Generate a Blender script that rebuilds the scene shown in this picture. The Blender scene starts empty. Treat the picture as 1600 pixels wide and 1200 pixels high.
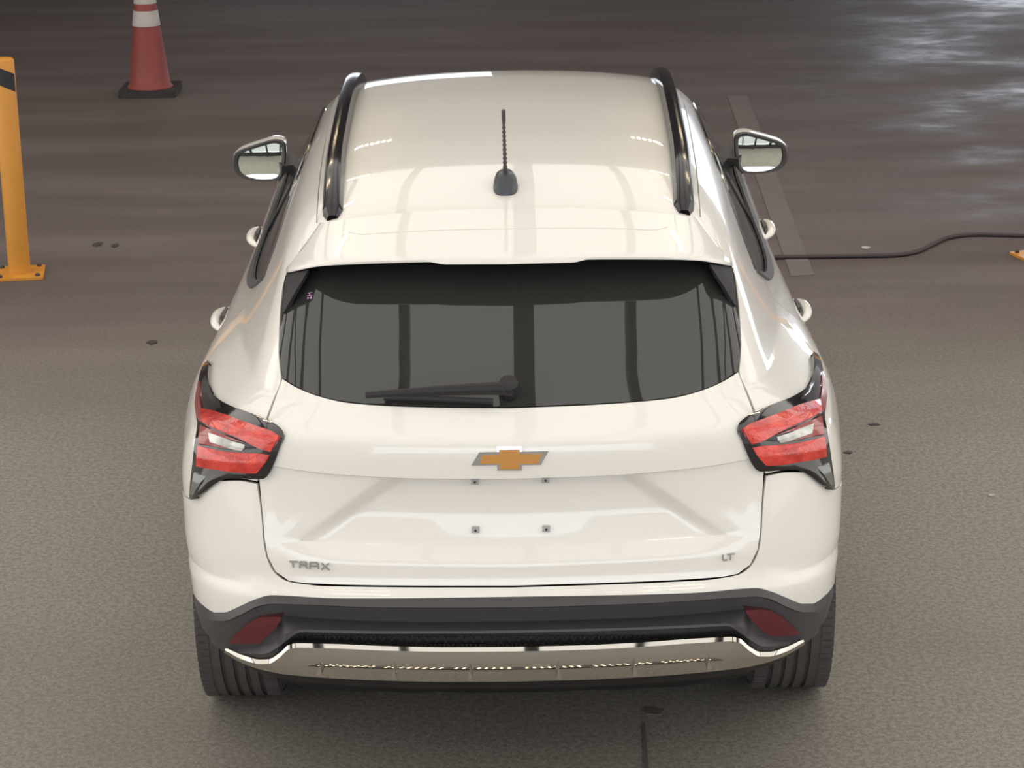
import bpy, math
import numpy as np
from mathutils import Matrix, Vector

scene = bpy.context.scene
col = scene.collection

# ------------------------------------------------------------------ camera
f_px, PITCH, CAM_H, CAM_Y, CAM_X, YAW, ROLL = 3763.5, 0.313636, 3.01217, -5.54977, 0.02903, -0.0041973, -0.0164385
CO = np.array([CAM_X, CAM_Y, CAM_H])
_c, _s = math.cos(YAW), math.sin(YAW)
CF = np.array([_s*math.cos(PITCH), _c*math.cos(PITCH), -math.sin(PITCH)])
CR = np.array([_c, -_s, 0.0])
CU = np.cross(CR, CF)
cr, sr = math.cos(ROLL), math.sin(ROLL)
RI = cr*CR + sr*CU
UI = cr*CU - sr*CR
cam_data = bpy.data.cameras.new('camera')
cam = bpy.data.objects.new('camera', cam_data)
col.objects.link(cam)
cam_data.sensor_width = 36.0
cam_data.lens = f_px*36.0/1600.0
cam_data.clip_start, cam_data.clip_end = 0.1, 300
M = Matrix.Identity(4)
for i in range(3):
    M[i][0], M[i][1], M[i][2], M[i][3] = RI[i], UI[i], -CF[i], CO[i]
cam.matrix_world = M
scene.camera = cam

# ------------------------------------------------------------------ world, exposure
SKY_STRENGTH = 1.65
world = bpy.data.worlds.new('world')
scene.world = world
world.use_nodes = True
bg = world.node_tree.nodes['Background']
bg.inputs[0].default_value = (0.825, 0.885, 0.985, 1)
bg.inputs[1].default_value = SKY_STRENGTH
scene.view_settings.view_transform = 'Standard'
scene.view_settings.look = 'None'
scene.view_settings.gamma = 1.0
scene.view_settings.use_curve_mapping = False
scene.view_settings.exposure = 1.03

# ------------------------------------------------------------------ helpers: objects
def tag(o, label=None, cat=None, group=None, kind=None):
    if label: o['label'] = label
    if cat: o['category'] = cat
    if group: o['group'] = group
    if kind: o['kind'] = kind
    return o

def empty(name, loc=(0, 0, 0), label=None, cat=None, group=None, rz=0.0):
    o = bpy.data.objects.new(name, None)
    col.objects.link(o)
    o.location = loc
    o.rotation_euler = (0, 0, rz)
    o.empty_display_size = 0.1
    return tag(o, label, cat, group)

def link(name, me, mat, parent=None, smooth=True, angle=40):
    o = bpy.data.objects.new(name, me)
    col.objects.link(o)
    if mat is not None: me.materials.append(mat)
    if parent is not None: o.parent = parent
    if smooth and len(me.polygons):
        me.shade_smooth()
        me.set_sharp_from_angle(angle=math.radians(angle))
    return o

class MB:
    """collects vertices and faces for one mesh"""
    def __init__(s): s.v, s.f = [], []
    def add(s, verts, faces):
        o = len(s.v); s.v += [tuple(map(float, p)) for p in verts]
        s.f += [tuple(i+o for i in q) for q in faces]
    def box(s, a, b):
        (x0, y0, z0), (x1, y1, z1) = a, b
        s.add([(x0,y0,z0),(x1,y0,z0),(x1,y1,z0),(x0,y1,z0),(x0,y0,z1),(x1,y0,z1),(x1,y1,z1),(x0,y1,z1)],
              [(0,3,2,1),(4,5,6,7),(0,1,5,4),(1,2,6,5),(2,3,7,6),(3,0,4,7)])
    def bar(s, p, q, w, h, up=(0, 0, 1)):
        p, q = np.array(p, float), np.array(q, float)
        d = (q-p)/np.linalg.norm(q-p); r = np.cross(d, up)
        if np.linalg.norm(r) < 1e-4: r = np.cross(d, (1, 0, 0))
        r /= np.linalg.norm(r); u = np.cross(r, d)
        c = [e + r*i*w/2 + u*j*h/2 for e in (p, q) for i, j in ((-1,-1),(1,-1),(1,1),(-1,1))]
        s.add(c, [(0,1,2,3),(7,6,5,4),(0,4,5,1),(1,5,6,2),(2,6,7,3),(3,7,4,0)])
    def tube(s, pts, rad, n=10):
        pts = [np.array(p, float) for p in pts]; rad = rad if hasattr(rad, '__len__') else [rad]*len(pts)
        rings = []
        for i, p in enumerate(pts):
            d = pts[min(i+1, len(pts)-1)] - pts[max(i-1, 0)]; d = d/np.linalg.norm(d)
            a = np.cross(d, (0, 0, 1.0))
            if np.linalg.norm(a) < 0.05: a = np.cross(d, (1.0, 0, 0))
            a /= np.linalg.norm(a); b = np.cross(a, d)
            rings.append([p + rad[i]*(math.cos(t)*a + math.sin(t)*b) for t in np.linspace(0, 2*math.pi, n, endpoint=False)])
        fs = []
        for i in range(len(pts)-1):
            for j in range(n):
                k = (j+1) % n
                fs.append((i*n+j, i*n+k, (i+1)*n+k, (i+1)*n+j))
        fs.append(tuple(range(n))[::-1]); fs.append(tuple((len(pts)-1)*n+j for j in range(n)))
        s.add([v for r in rings for v in r], fs)
    def lathe(s, prof, n=48, axis='z', close=False):
        vs = []; m = len(prof)
        for k in range(n):
            a = 2*math.pi*k/n
            for r, h in prof:
                if axis == 'z': vs.append((r*math.cos(a), r*math.sin(a), h))
                else: vs.append((h, r*math.cos(a), r*math.sin(a)))
        fs = []
        for k in range(n):
            k2 = (k+1) % n
            for i in range(m if close else m-1):
                i2 = (i+1) % m
                fs.append((k*m+i, k2*m+i, k2*m+i2, k*m+i2))
        s.add(vs, fs)
    def prism(s, poly, z0, z1):
        n = len(poly)
        s.add([(x, y, z0) for x, y in poly] + [(x, y, z1) for x, y in poly],
              [tuple(range(n))[::-1], tuple(range(n, 2*n))] + [(i, (i+1) % n, n+(i+1) % n, n+i) for i in range(n)])
    def mesh(s, name, flip=False):
        me = bpy.data.meshes.new(name)
        me.from_pydata(s.v, [], [q[::-1] for q in s.f] if flip else s.f)
        me.validate(); me.update()
        return me
    def build(s, name, mat, parent=None, smooth=True, angle=40):
        import bmesh
        me = s.mesh(name); bm = bmesh.new(); bm.from_mesh(me)
        bmesh.ops.recalc_face_normals(bm, faces=bm.faces); bm.to_mesh(me); bm.free()
        return link(name, me, mat, parent, smooth, angle)

# ------------------------------------------------------------------ helpers: materials
def mat(name, color, rough=0.5, metal=0.0, coat=0.0, ior=None, spec=None, noise=None, bump=None, coat_rough=0.03):
    m = bpy.data.materials.new(name); m.use_nodes = True
    nt = m.node_tree; b = nt.nodes['Principled BSDF']
    b.inputs['Base Color'].default_value = (*color, 1)
    b.inputs['Roughness'].default_value = rough
    b.inputs['Metallic'].default_value = metal
    b.inputs['Coat Weight'].default_value = coat
    b.inputs['Coat Roughness'].default_value = coat_rough
    if ior: b.inputs['IOR'].default_value = ior
    if spec is not None: b.inputs['Specular IOR Level'].default_value = spec
    tc = nt.nodes.new('ShaderNodeTexCoord')
    if noise:
        sc, amt = noise
        n = nt.nodes.new('ShaderNodeTexNoise'); n.inputs['Scale'].default_value = sc; n.inputs['Detail'].default_value = 4
        nt.links.new(tc.outputs['Object'], n.inputs['Vector'])
        mx = nt.nodes.new('ShaderNodeMix'); mx.data_type = 'RGBA'
        mx.inputs['A'].default_value = (*[c*(1-amt) for c in color], 1)
        mx.inputs['B'].default_value = (*[min(1, c*(1+amt)) for c in color], 1)
        nt.links.new(n.outputs['Fac'], mx.inputs['Factor'])
        nt.links.new(mx.outputs['Result'], b.inputs['Base Color'])
    if bump:
        sc, st, dist = bump
        n2 = nt.nodes.new('ShaderNodeTexNoise'); n2.inputs['Scale'].default_value = sc; n2.inputs['Detail'].default_value = 3
        nt.links.new(tc.outputs['Object'], n2.inputs['Vector'])
        bp = nt.nodes.new('ShaderNodeBump'); bp.inputs['Strength'].default_value = st; bp.inputs['Distance'].default_value = dist
        nt.links.new(n2.outputs['Fac'], bp.inputs['Height'])
        nt.links.new(bp.outputs['Normal'], b.inputs['Normal'])
    return m

def lens_mat(name, c1, c2, scale):
    m = mat(name, c1, 0.18, coat=1.0)
    nt = m.node_tree; b = nt.nodes['Principled BSDF']
    tc = nt.nodes.new('ShaderNodeTexCoord'); v = nt.nodes.new('ShaderNodeTexVoronoi'); v.inputs['Scale'].default_value = scale
    nt.links.new(tc.outputs['Object'], v.inputs['Vector'])
    n = nt.nodes.new('ShaderNodeTexNoise'); n.inputs['Scale'].default_value = 22
    nt.links.new(tc.outputs['Object'], n.inputs['Vector'])
    mx = nt.nodes.new('ShaderNodeMix'); mx.data_type = 'RGBA'
    mx.inputs['A'].default_value = (*c1, 1); mx.inputs['B'].default_value = (*c2, 1)
    cl = nt.nodes.new('ShaderNodeMapRange'); cl.inputs[1].default_value = 0.38; cl.inputs[2].default_value = 0.68
    nt.links.new(n.outputs['Fac'], cl.inputs[0]); nt.links.new(cl.outputs[0], mx.inputs['Factor'])
    nt.links.new(mx.outputs['Result'], b.inputs['Base Color'])
    bp = nt.nodes.new('ShaderNodeBump'); bp.inputs['Strength'].default_value = 0.35; bp.inputs['Distance'].default_value = 0.003
    nt.links.new(v.outputs['Distance'], bp.inputs['Height']); nt.links.new(bp.outputs['Normal'], b.inputs['Normal'])
    return m

MT = {
 'paint': mat('white_paint', (0.83, 0.80, 0.745), 0.32, coat=1.0, coat_rough=0.02),
 'black': mat('black_plastic', (0.062, 0.058, 0.061), 0.5, bump=(900, 0.15, 0.0005)),
 'blackd': mat('deep_black_plastic', (0.016, 0.014, 0.016), 0.6),
 'gloss': mat('gloss_black', (0.010, 0.009, 0.011), 0.10, coat=1.0),
 'shell': mat('underbody_black', (0.010, 0.010, 0.010), 0.8),
 'glass': mat('tinted_glass', (0.035, 0.035, 0.033), 0.02, ior=1.62),
 'chrome': mat('chrome', (0.82, 0.83, 0.84), 0.08, metal=1.0),
 'silver': mat('silver_skid', (0.62, 0.60, 0.555), 0.035, metal=1.0),
 'gold': mat('gold_badge', (0.55, 0.25, 0.045), 0.40, coat=0.6, noise=(400, 0.12)),
 'red': lens_mat('red_lens', (0.50, 0.028, 0.026), (0.80, 0.075, 0.05), 160),
 'redd': mat('dull_red_lens', (0.36, 0.085, 0.085), 0.15, coat=1.0),
 'refl': mat('dark_red_reflector', (0.105, 0.012, 0.018), 0.22, coat=0.5, bump=(300, 0.2, 0.001)),
 'clear': lens_mat('clear_lens', (0.45, 0.46, 0.43), (0.85, 0.86, 0.82), 120),
 'rubber': mat('tyre_rubber', (0.078, 0.070, 0.068), 0.75, noise=(30, 0.25)),
 'rim': mat('alloy_rim', (0.45, 0.45, 0.46), 0.3, metal=1.0),
 'mirror': mat('mirror_silver', (0.58, 0.62, 0.57), 0.01, metal=1.0),
 'cone': mat('cone_orange', (0.235, 0.045, 0.038), 0.55, noise=(14, 0.25)),
 'cone_white': mat('reflective_collar', (0.42, 0.40, 0.38), 0.5, noise=(20, 0.2)),
 'cone_base': mat('cone_rubber_base', (0.030, 0.025, 0.028), 0.8, noise=(20, 0.3)),
 'yellow': mat('yellow_paint', (0.62, 0.27, 0.035), 0.45, noise=(9, 0.12)),
 'tape': mat('black_tape', (0.02, 0.018, 0.025), 0.5),
 'hose': mat('black_hose', (0.05, 0.040, 0.040), 0.6),
 'steel': mat('dark_steel', (0.05, 0.046, 0.044), 0.6),
 'concrete': mat('pale_wall', (0.76, 0.70, 0.635), 0.85, noise=(3, 0.15)),
 'pink': mat('pink_reflection', (0.80, 0.45, 0.78), 0.6),
 'scrap': mat('pale_scrap', (0.45, 0.43, 0.40), 0.8),
 'rail': mat('satin_black_rail', (0.013, 0.011, 0.014), 0.14),
 'faint': mat('faint_stain', (0.115, 0.100, 0.090), 0.8),
 'stain': mat('dark_stain', (0.05, 0.042, 0.038), 0.7),
}

# ------------------------------------------------------------------ the setting
def floor_material():
    m = bpy.data.materials.new('asphalt'); m.use_nodes = True
    nt = m.node_tree; N, L = nt.nodes, nt.links; b = N['Principled BSDF']
    tc = N.new('ShaderNodeTexCoord')
    def noise(scale, detail=4, vec=None, stretch=None, rough=0.55):
        n = N.new('ShaderNodeTexNoise'); n.inputs['Scale'].default_value = scale; n.inputs['Detail'].default_value = detail
        n.inputs['Roughness'].default_value = rough
        if stretch:
            mp = N.new('ShaderNodeMapping'); mp.inputs['Scale'].default_value = stretch
            L.new(tc.outputs['Object'], mp.inputs['Vector']); L.new(mp.outputs[0], n.inputs['Vector'])
        else: L.new(tc.outputs['Object'], n.inputs['Vector'])
        return n.outputs['Fac']
    def rng(x, a, b_, c=0.0, d=1.0, smooth=True):
        r = N.new('ShaderNodeMapRange'); r.interpolation_type = 'SMOOTHSTEP' if smooth else 'LINEAR'
        for i, v in enumerate((a, b_, c, d)): r.inputs[i+1].default_value = v
        L.new(x, r.inputs[0]); return r.outputs[0]
    def math_(op, x, y):
        q = N.new('ShaderNodeMath'); q.operation = op
        for i, v in enumerate((x, y)):
            if isinstance(v, (int, float)): q.inputs[i].default_value = v
            else: L.new(v, q.inputs[i])
        return q.outputs[0]
    def mix(fac, a, c):
        q = N.new('ShaderNodeMix'); q.data_type = 'RGBA'
        if isinstance(fac, (int, float)): q.inputs['Factor'].default_value = fac
        else: L.new(fac, q.inputs['Factor'])
        for k, v in (('A', a), ('B', c)):
            if isinstance(v, tuple): q.inputs[k].default_value = (*v, 1)
            else: L.new(v, q.inputs[k])
        return q.outputs['Result']
    sep = N.new('ShaderNodeSeparateXYZ'); L.new(tc.outputs['Object'], sep.inputs[0])
    X, Y = sep.outputs[0], sep.outputs[1]
    fine = noise(140, 3); speck = noise(60, 4, rough=0.7); big = noise(0.7, 5); streak = noise(1.0, 5, stretch=(0.35, 2.2, 1))
    base = mix(rng(speck, 0.38, 0.62), (0.180, 0.162, 0.138), (0.268, 0.246, 0.213))
    base = mix(rng(fine, 0.56, 0.72), base, (0.40, 0.36, 0.315))
    base = mix(math_('MULTIPLY', rng(big, 0.45, 0.75), 0.35), base, (0.150, 0.126, 0.112))
    # fainter light beyond the bay, painted in as a darker, reddish, streaked tone
    far_dim = mix(rng(streak, 0.35, 0.7), (0.084, 0.062, 0.062), (0.128, 0.102, 0.102))
    yb = math_('ADD', Y, math_('MULTIPLY', noise(0.5, 3), 1.6))
    base = mix(math_('MULTIPLY', rng(yb, 3.2, 6.6), 0.9), base, far_dim)
    # wet film on the right-hand side, ahead of the car
    xw = math_('ADD', X, math_('MULTIPLY', noise(0.55, 4), 2.2))
    wet = math_('MULTIPLY', rng(xw, 1.7, 3.6), rng(Y, 6.2, 6.32))
    patch = rng(noise(1.0, 5, stretch=(0.9, 1.3, 1)), 0.36, 0.70)
    patch = math_('MULTIPLY', patch, rng(noise(5.0, 5, stretch=(0.8, 1.4, 1), rough=0.65), 0.25, 0.65, 0.35, 1.0))
    wet = math_('MULTIPLY', wet, patch)
    damp = math_('MULTIPLY', rng(xw, 0.5, 4.0), rng(Y, 6.4, 12.0))
    base = mix(math_('MULTIPLY', wet, 0.45), base, (0.05, 0.048, 0.05))
    L.new(base, b.inputs['Base Color'])
    ro = math_('SUBTRACT', 0.82, math_('MULTIPLY', wet, 0.44))
    ro = math_('SUBTRACT', ro, math_('MULTIPLY', damp, 0.10))
    L.new(ro, b.inputs['Roughness'])
    bp = N.new('ShaderNodeBump'); bp.inputs['Strength'].default_value = 0.5; bp.inputs['Distance'].default_value = 0.004
    L.new(speck, bp.inputs['Height']); L.new(bp.outputs['Normal'], b.inputs['Normal'])
    return m

MT['floor'] = floor_material()
mb = MB(); mb.box((-14, -16, -0.2), (16, 34, 0.0))
floor = tag(mb.build('floor', MT['floor'], smooth=False), kind='structure')

# canopy of translucent fabric over the bay, opaque roof ahead of it
CEIL = 5.2
fab = bpy.data.materials.new('canopy_fabric'); fab.use_nodes = True
_nt = fab.node_tree; _nt.nodes.remove(_nt.nodes['Principled BSDF'])
_tr = _nt.nodes.new('ShaderNodeBsdfTranslucent'); _tr.inputs[0].default_value = (0.50, 0.447, 0.372, 1)
_di = _nt.nodes.new('ShaderNodeBsdfDiffuse'); _di.inputs[0].default_value = (0.55, 0.52, 0.48, 1)
_mx = _nt.nodes.new('ShaderNodeMixShader'); _mx.inputs[0].default_value = 0.10
_nt.links.new(_tr.outputs[0], _mx.inputs[1]); _nt.links.new(_di.outputs[0], _mx.inputs[2])
_nt.links.new(_mx.outputs[0], _nt.nodes['Material Output'].inputs[0])
me = bpy.data.meshes.new('ceiling')
me.from_pydata([(-9, -4.0, CEIL), (9, -4.0, CEIL), (9, 8.5, CEIL), (-9, 8.5, CEIL)], [], [(0, 3, 2, 1)])
ceiling = tag(link('ceiling', me, fab, smooth=False), kind='structure')
mb = MB(); mb.box((-14, 8.5, CEIL), (16, 22.3, CEIL+0.25))
ceil2 = tag(mb.build('ceiling_deck', mat('grey_deck', (0.22, 0.21, 0.20), .85), smooth=False), kind='structure')
fab2 = fab.copy(); fab2.name = 'heavy_canopy_fabric'
fab2.node_tree.nodes['Translucent BSDF'].inputs[0].default_value = (0.42, 0.40, 0.35, 1)
me = bpy.data.meshes.new('ceiling_entrance')
me.from_pydata([(-9, -11, CEIL), (9, -11, CEIL), (9, -4.0, CEIL), (-9, -4.0, CEIL)], [], [(0, 3, 2, 1)])
tag(link('ceiling_entrance', me, fab2, smooth=False), kind='structure')
def beam(x, w, h, y0=-11, y1=8.5):
    b = MB(); b.box((x-w/2, y0, CEIL-h-0.01), (x+w/2, y1, CEIL-0.01)); b.build('beam', MT['steel'], ceiling, smooth=False)
for x, w in ((0.10, 0.17), (-0.90, 0.07), (1.0, 0.07), (-1.9, 0.11), (2.0, 0.11), (-3.3, 0.16), (3.3, 0.16), (-5.2, 0.2), (5.2, 0.2), (-7.5, 0.2), (7.5, 0.2)):
    beam(x, w, 0.16)
for y in (-10.8, -6.5, 8.3):
    b = MB(); b.box((-9, y-0.1, CEIL-0.42), (9, y+0.1, CEIL-0.18)); b.build('cross_beam', MT['steel'], ceiling, smooth=False)
for sx in (-1, 1):
    for (xa, ya, xb, yb) in ((1.95, 4.2, 4.4, -.5), (5.2, 4.2, 2.6, -.5)):
        b = MB(); b.bar((sx*xa, ya, CEIL-0.22), (sx*xb, yb, CEIL-0.22), 0.06, 0.06); b.build('brace_rod', MT['steel'], ceiling, smooth=False)

fab3 = fab.copy(); fab3.name = 'side_fill_fabric'
fab3.node_tree.nodes['Translucent BSDF'].inputs[0].default_value = (0.97, 0.875, 0.755, 1)  # unseen side walls made translucent, added to light the car's flanks
def fill_curtain(name, x, rects, material):
    v, fc = [], []
    for (y0, y1, z0, z1) in rects:
        k = len(v); v += [(x, y0, z0), (x, y1, z0), (x, y1, z1), (x, y0, z1)]; fc.append((k, k+1, k+2, k+3))
    me = bpy.data.meshes.new(name); me.from_pydata(v, [], fc)
    return tag(link(name, me, material, smooth=False), kind='structure')
fill_curtain('wall_left', -9.1, [(-11, 8.0, 0, CEIL)], fab3)
fill_curtain('wall_right', 9.1, [(-11, 8.0, 0, CEIL)], fab3)
deck_wall = mat('grey_wall', (0.24, 0.22, 0.22), .85)
mb = MB(); mb.box((-9.4, 8.0, 0), (-9.1, 22, CEIL)); tag(mb.build('wall_left_far', MT['concrete'], smooth=False), kind='structure')
mb = MB()
for (y0, y1, z0, z1) in ((8.0, 12.0, 0, CEIL), (12.0, 16.0, 2.8, CEIL), (16.0, 22, 0, CEIL)): mb.box((9.1, y0, z0), (9.4, y1, z1))
tag(mb.build('wall_right_far', MT['concrete'], smooth=False), kind='structure')
mb = MB()
for (x0, x1, z0, z1) in ((-9.1, -3.6, 0, CEIL), (-3.6, -0.3, 2.4, CEIL), (-0.3, 4.6, 0, CEIL), (4.6, 9.1, 5.0, CEIL)):
    mb.box((x0, 22, z0), (x1, 22.3, z1))
tag(mb.build('wall_front', deck_wall, smooth=False), kind='structure')

mb = MB()
for (x0, x1, z0, z1) in ((-9.4, -4.5, 0, CEIL), (-4.5, 4.5, 3.4, CEIL), (4.5, 9.4, 0, CEIL)):
    mb.box((x0, -11.4, z0), (x1, -11.1, z1))
tag(mb.build('wall_back', MT['concrete'], smooth=False), kind='structure')

# painted bay lines and marks on the floor
def unproject_z(u, v, z=0.0):
    d = ray(np.array([u], float), np.array([v], float))[0]
    return CO + d*((z-CO[2])/d[2])
def ray(u, v):
    p = (np.asarray(u, float)-800)/f_px; q = (np.asarray(v, float)-600)/f_px
    return CF + p[..., None]*RI - q[..., None]*UI
line_mat = mat('faded_line_paint', (0.150, 0.128, 0.124), 0.8, noise=(6, 0.18))
for pts in ([(1236, 432), (1272, 430), (1168, 150), (1136, 150)],):
    g = [unproject_z(u, v) for u, v in pts]
    b = MB(); n = len(g)
    b.add([(p[0], p[1], 0.0005) for p in g] + [(p[0], p[1], 0.003) for p in g], [(3,2,1,0), (4,5,6,7)] + [(i, (i+1) % 4, 4+(i+1) % 4, 4+i) for i in range(4)])
    b.build('painted_line', line_mat, floor, smooth=False)
def blot(name, u, v, w, h, m, seed):
    p = unproject_z(u, v); r = np.random.RandomState(seed)
    pts = []
    for k in range(14):
        a = 2*math.pi*k/14; q = 0.65+0.5*r.rand()
        pts.append((p[0]+w*q*math.cos(a), p[1]+h*q*math.sin(a)))
    b = MB(); b.prism(pts, 0.0005, 0.0035); b.build(name, m, floor, smooth=False)
for i, (u, v, w, h) in enumerate([(238, 535, .022, .035), (152, 382, .026, .05), (180, 384, .022, .04), (1020, 1112, .035, .03), (1365, 664, .022, .012), (1325, 708, .018, .012)]):
    blot('oil_spot', u, v, w, h, MT['faint'] if i == 3 else MT['stain'], i)
b = MB(); g = [unproject_z(u, v) for u, v in ((1003, 1130), (1008, 1130), (1014, 1210), (1006, 1210))]
b.prism([(p[0], p[1]) for p in g], 0.0003, 0.002); b.build('floor_joint', MT['faint'], floor, smooth=False)

# ------------------------------------------------------------------ car: the skin as a smooth level set (metres; x right, y forward, z up)
def pchip(xk, yk, x):
    xk, yk, x = np.asarray(xk, float), np.asarray(yk, float), np.asarray(x, float)
    h = np.diff(xk)
    shp = (slice(None),) + (None,)*(yk.ndim-1)
    hh = h[shp]; dl = np.diff(yk, axis=0)/hh
    m = np.zeros_like(yk)
    if len(xk) == 2: m[:] = dl[0]
    else:
        w1, w2 = 2*hh[1:]+hh[:-1], hh[1:]+2*hh[:-1]
        with np.errstate(divide='ignore', invalid='ignore'):
            hm = (w1+w2)/(w1/dl[:-1]+w2/dl[1:])
        m[1:-1] = np.where(dl[:-1]*dl[1:] > 0, hm, 0)
        m[0], m[-1] = dl[0], dl[-1]
    i = np.clip(np.searchsorted(xk, x)-1, 0, len(xk)-2)
    t = ((x-xk[i])/h[i])[shp]; H = h[i][shp]
    return ((1+2*t)*(1-t)**2*yk[i] + t*(1-t)**2*H*m[i] + t*t*(3-2*t)*yk[i+1] + t*t*(t-1)*H*m[i+1])

ZT = np.linspace(0.1, 1.8, 1701)
def table(pairs, xs): a = np.array(pairs, float); return pchip(a[:, 0], a[:, 1], np.clip(xs, a[0, 0], a[-1, 0]))
C_T = table([(.1,.32),(.30,.14),(.36,.075),(.42,.025),(.50,-.004),(.60,-.010),(.65,-.004),(.675,.010),(.70,.017),(.737,.020),(.80,.025),(.90,.029),(.957,.030),
             (1.0,.031),(1.04,.035),(1.056,.044),(1.075,.073),(1.11,.132),(1.20,.272),(1.30,.432),(1.40,.602),(1.50,.785),(1.8,1.36)], ZT)
CS_T = np.sqrt(1+np.gradient(C_T, ZT)**2)
ker = np.ones(21)/21; CS_T = np.convolve(np.pad(CS_T, 10, 'edge'), ker, 'valid')
B_T = table([(.1,.05),(.5,.045),(.7,.042),(.95,.070),(1.1,.085),(1.4,.10),(1.8,.10)], ZT)
W_T = table([(.1,.82),(.25,.84),(.4,.862),(.6,.880),(.72,.888),(.85,.888),(.95,.876),(1.02,.846),(1.07,.804),(1.12,.772),(1.25,.702),(1.38,.636),(1.46,.592),(1.8,.40)], ZT)
WS_T = np.sqrt(1+np.gradient(W_T, ZT)**2)
K_T = table([(.1,.24),(.7,.24),(.95,.18),(1.1,.12),(1.4,.09),(1.8,.09)], ZT)
YT = np.linspace(-.5, 5.2, 2281)
T_T = table([(-.5,1.20),(.2,1.352),(.45,1.411),(.70,1.474),(1.0,1.522),(1.4,1.551),(1.8,1.562),(2.15,1.553),(2.4,1.530),(2.6,1.492),(2.8,1.427),(3.0,1.345),(3.3,1.205),(3.6,1.065),(3.75,1.02),(4.0,.985),(4.3,.91),(4.5,.83),(5.2,.4)], YT)
ker = np.ones(41)/41; T_T = np.convolve(np.pad(T_T, 20, 'edge'), ker, 'valid')
TS_T = np.sqrt(1+np.gradient(T_T, YT)**2)

def smax(a, b, k):
    return np.maximum(a, b) + np.maximum(k-np.abs(a-b), 0)**2/(4*k)
def roof_f(P):
    x, y, z = np.abs(P[..., 0]), P[..., 1], P[..., 2]
    return (z - (np.interp(y, YT, T_T) - .105*x*x - .14*x**4))/np.interp(y, YT, TS_T)
def side_f(P):
    x, y, z = np.abs(P[..., 0]), P[..., 1], P[..., 2]
    gh = np.clip((z-1.0)/.1, 0, 1)
    W = np.interp(z, ZT, W_T) - .10*np.maximum(.9-y, 0)**2 - gh*.055*np.maximum(1.7-y, 0)**2 - .07*np.maximum(y-3.5, 0)**2 \
        + .016*np.exp(-((y-.85)/.35)**2)*np.exp(-((z-.88)/.14)**2) - .012*np.exp(-((y-2.1)/.7)**2)*(1-gh)
    b = (x-W)/np.interp(z, ZT, WS_T)
    return b
def upper_f(P):
    return smax(side_f(P), roof_f(P), .10)
def skin(P):
    x, y, z = np.abs(P[..., 0]), P[..., 1], P[..., 2]
    a = (np.interp(z, ZT, C_T) + np.interp(z, ZT, B_T)*(x/.6)**2 - y)/np.interp(z, ZT, CS_T)
    b = side_f(P)
    f = smax(a, b, np.interp(z, ZT, K_T))
    f = smax(f, roof_f(P), .10)
    n = y-(4.52-.16*x*x-.35*np.maximum(z-.75, 0)**2-.5*np.maximum(.45-z, 0)**2)
    return smax(f, n, .22)
def grad(F, P, e=1e-3):
    g = np.zeros_like(P)
    for i in range(3):
        d = np.zeros(3); d[i] = e
        g[..., i] = (F(P+d)-F(P-d))/(2*e)
    return g
def cast(O, D, d=0.0, F=skin, t0=None, tmax=None, it=110):
    D = D/np.linalg.norm(D, axis=-1, keepdims=True); O = np.broadcast_to(np.asarray(O, float), D.shape)
    t = np.zeros(D.shape[:-1]) if t0 is None else np.zeros(D.shape[:-1])+t0
    best = t.copy(); bf = np.full(t.shape, 1e9)
    for _ in range(it):
        v = F(O+D*t[..., None])-d
        m = np.abs(v) < bf; best = np.where(m, t, best); bf = np.where(m, np.abs(v), bf)
        t = t+v*.55
        t = np.minimum(t, (tmax if tmax else 30))
    return O+D*best[..., None]
def px(u, v, d=0.0, F=skin):
    u, v = np.broadcast_arrays(np.asarray(u, float), np.asarray(v, float))
    return cast(CO, ray(u, v), np.broadcast_to(d, u.shape), F, t0=4.6)
def side(y, z, d=0.0, s=-1):
    y, z = np.broadcast_arrays(np.asarray(y, float), np.asarray(z, float))
    O = np.stack([np.full(y.shape, s*1.4), y, z], -1)
    D = np.zeros_like(O); D[..., 0] = -s
    return cast(O, D, np.broadcast_to(d, y.shape), tmax=1.4)
def top(x, y, d=0.0):
    x, y = np.broadcast_arrays(np.asarray(x, float), np.asarray(y, float))
    O = np.stack([x, y, np.full(y.shape, 2.1)], -1)
    D = np.zeros_like(O); D[..., 2] = -1
    return cast(O, D, np.broadcast_to(d, y.shape), tmax=2)
def onto(P, d=0.0, F=skin, it=8):
    P = P.copy()
    for _ in range(it):
        g = grad(F, P); P = P-((F(P)-d)/np.maximum((g*g).sum(-1), .2))[..., None]*g
    return P
def spl(pts, n):
    p = np.array(pts, float); L = np.r_[0, np.cumsum(np.linalg.norm(np.diff(p, axis=0), axis=1))]
    return pchip(L, p, np.linspace(0, L[-1], n))
def coons(t, b, l, r, d=0.0, F=skin, proj=True):
    """t,b: left->right, l,r: top->bottom"""
    n, m = len(l), len(t)
    v = np.linspace(0, 1, n)[:, None, None]; u = np.linspace(0, 1, m)[None, :, None]
    G = (1-v)*t[None]+v*b[None]+(1-u)*l[:, None]+u*r[:, None] - ((1-u)*(1-v)*t[0]+u*(1-v)*t[-1]+(1-u)*v*b[0]+u*v*b[-1])
    return onto(G, d, F) if proj else G
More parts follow.
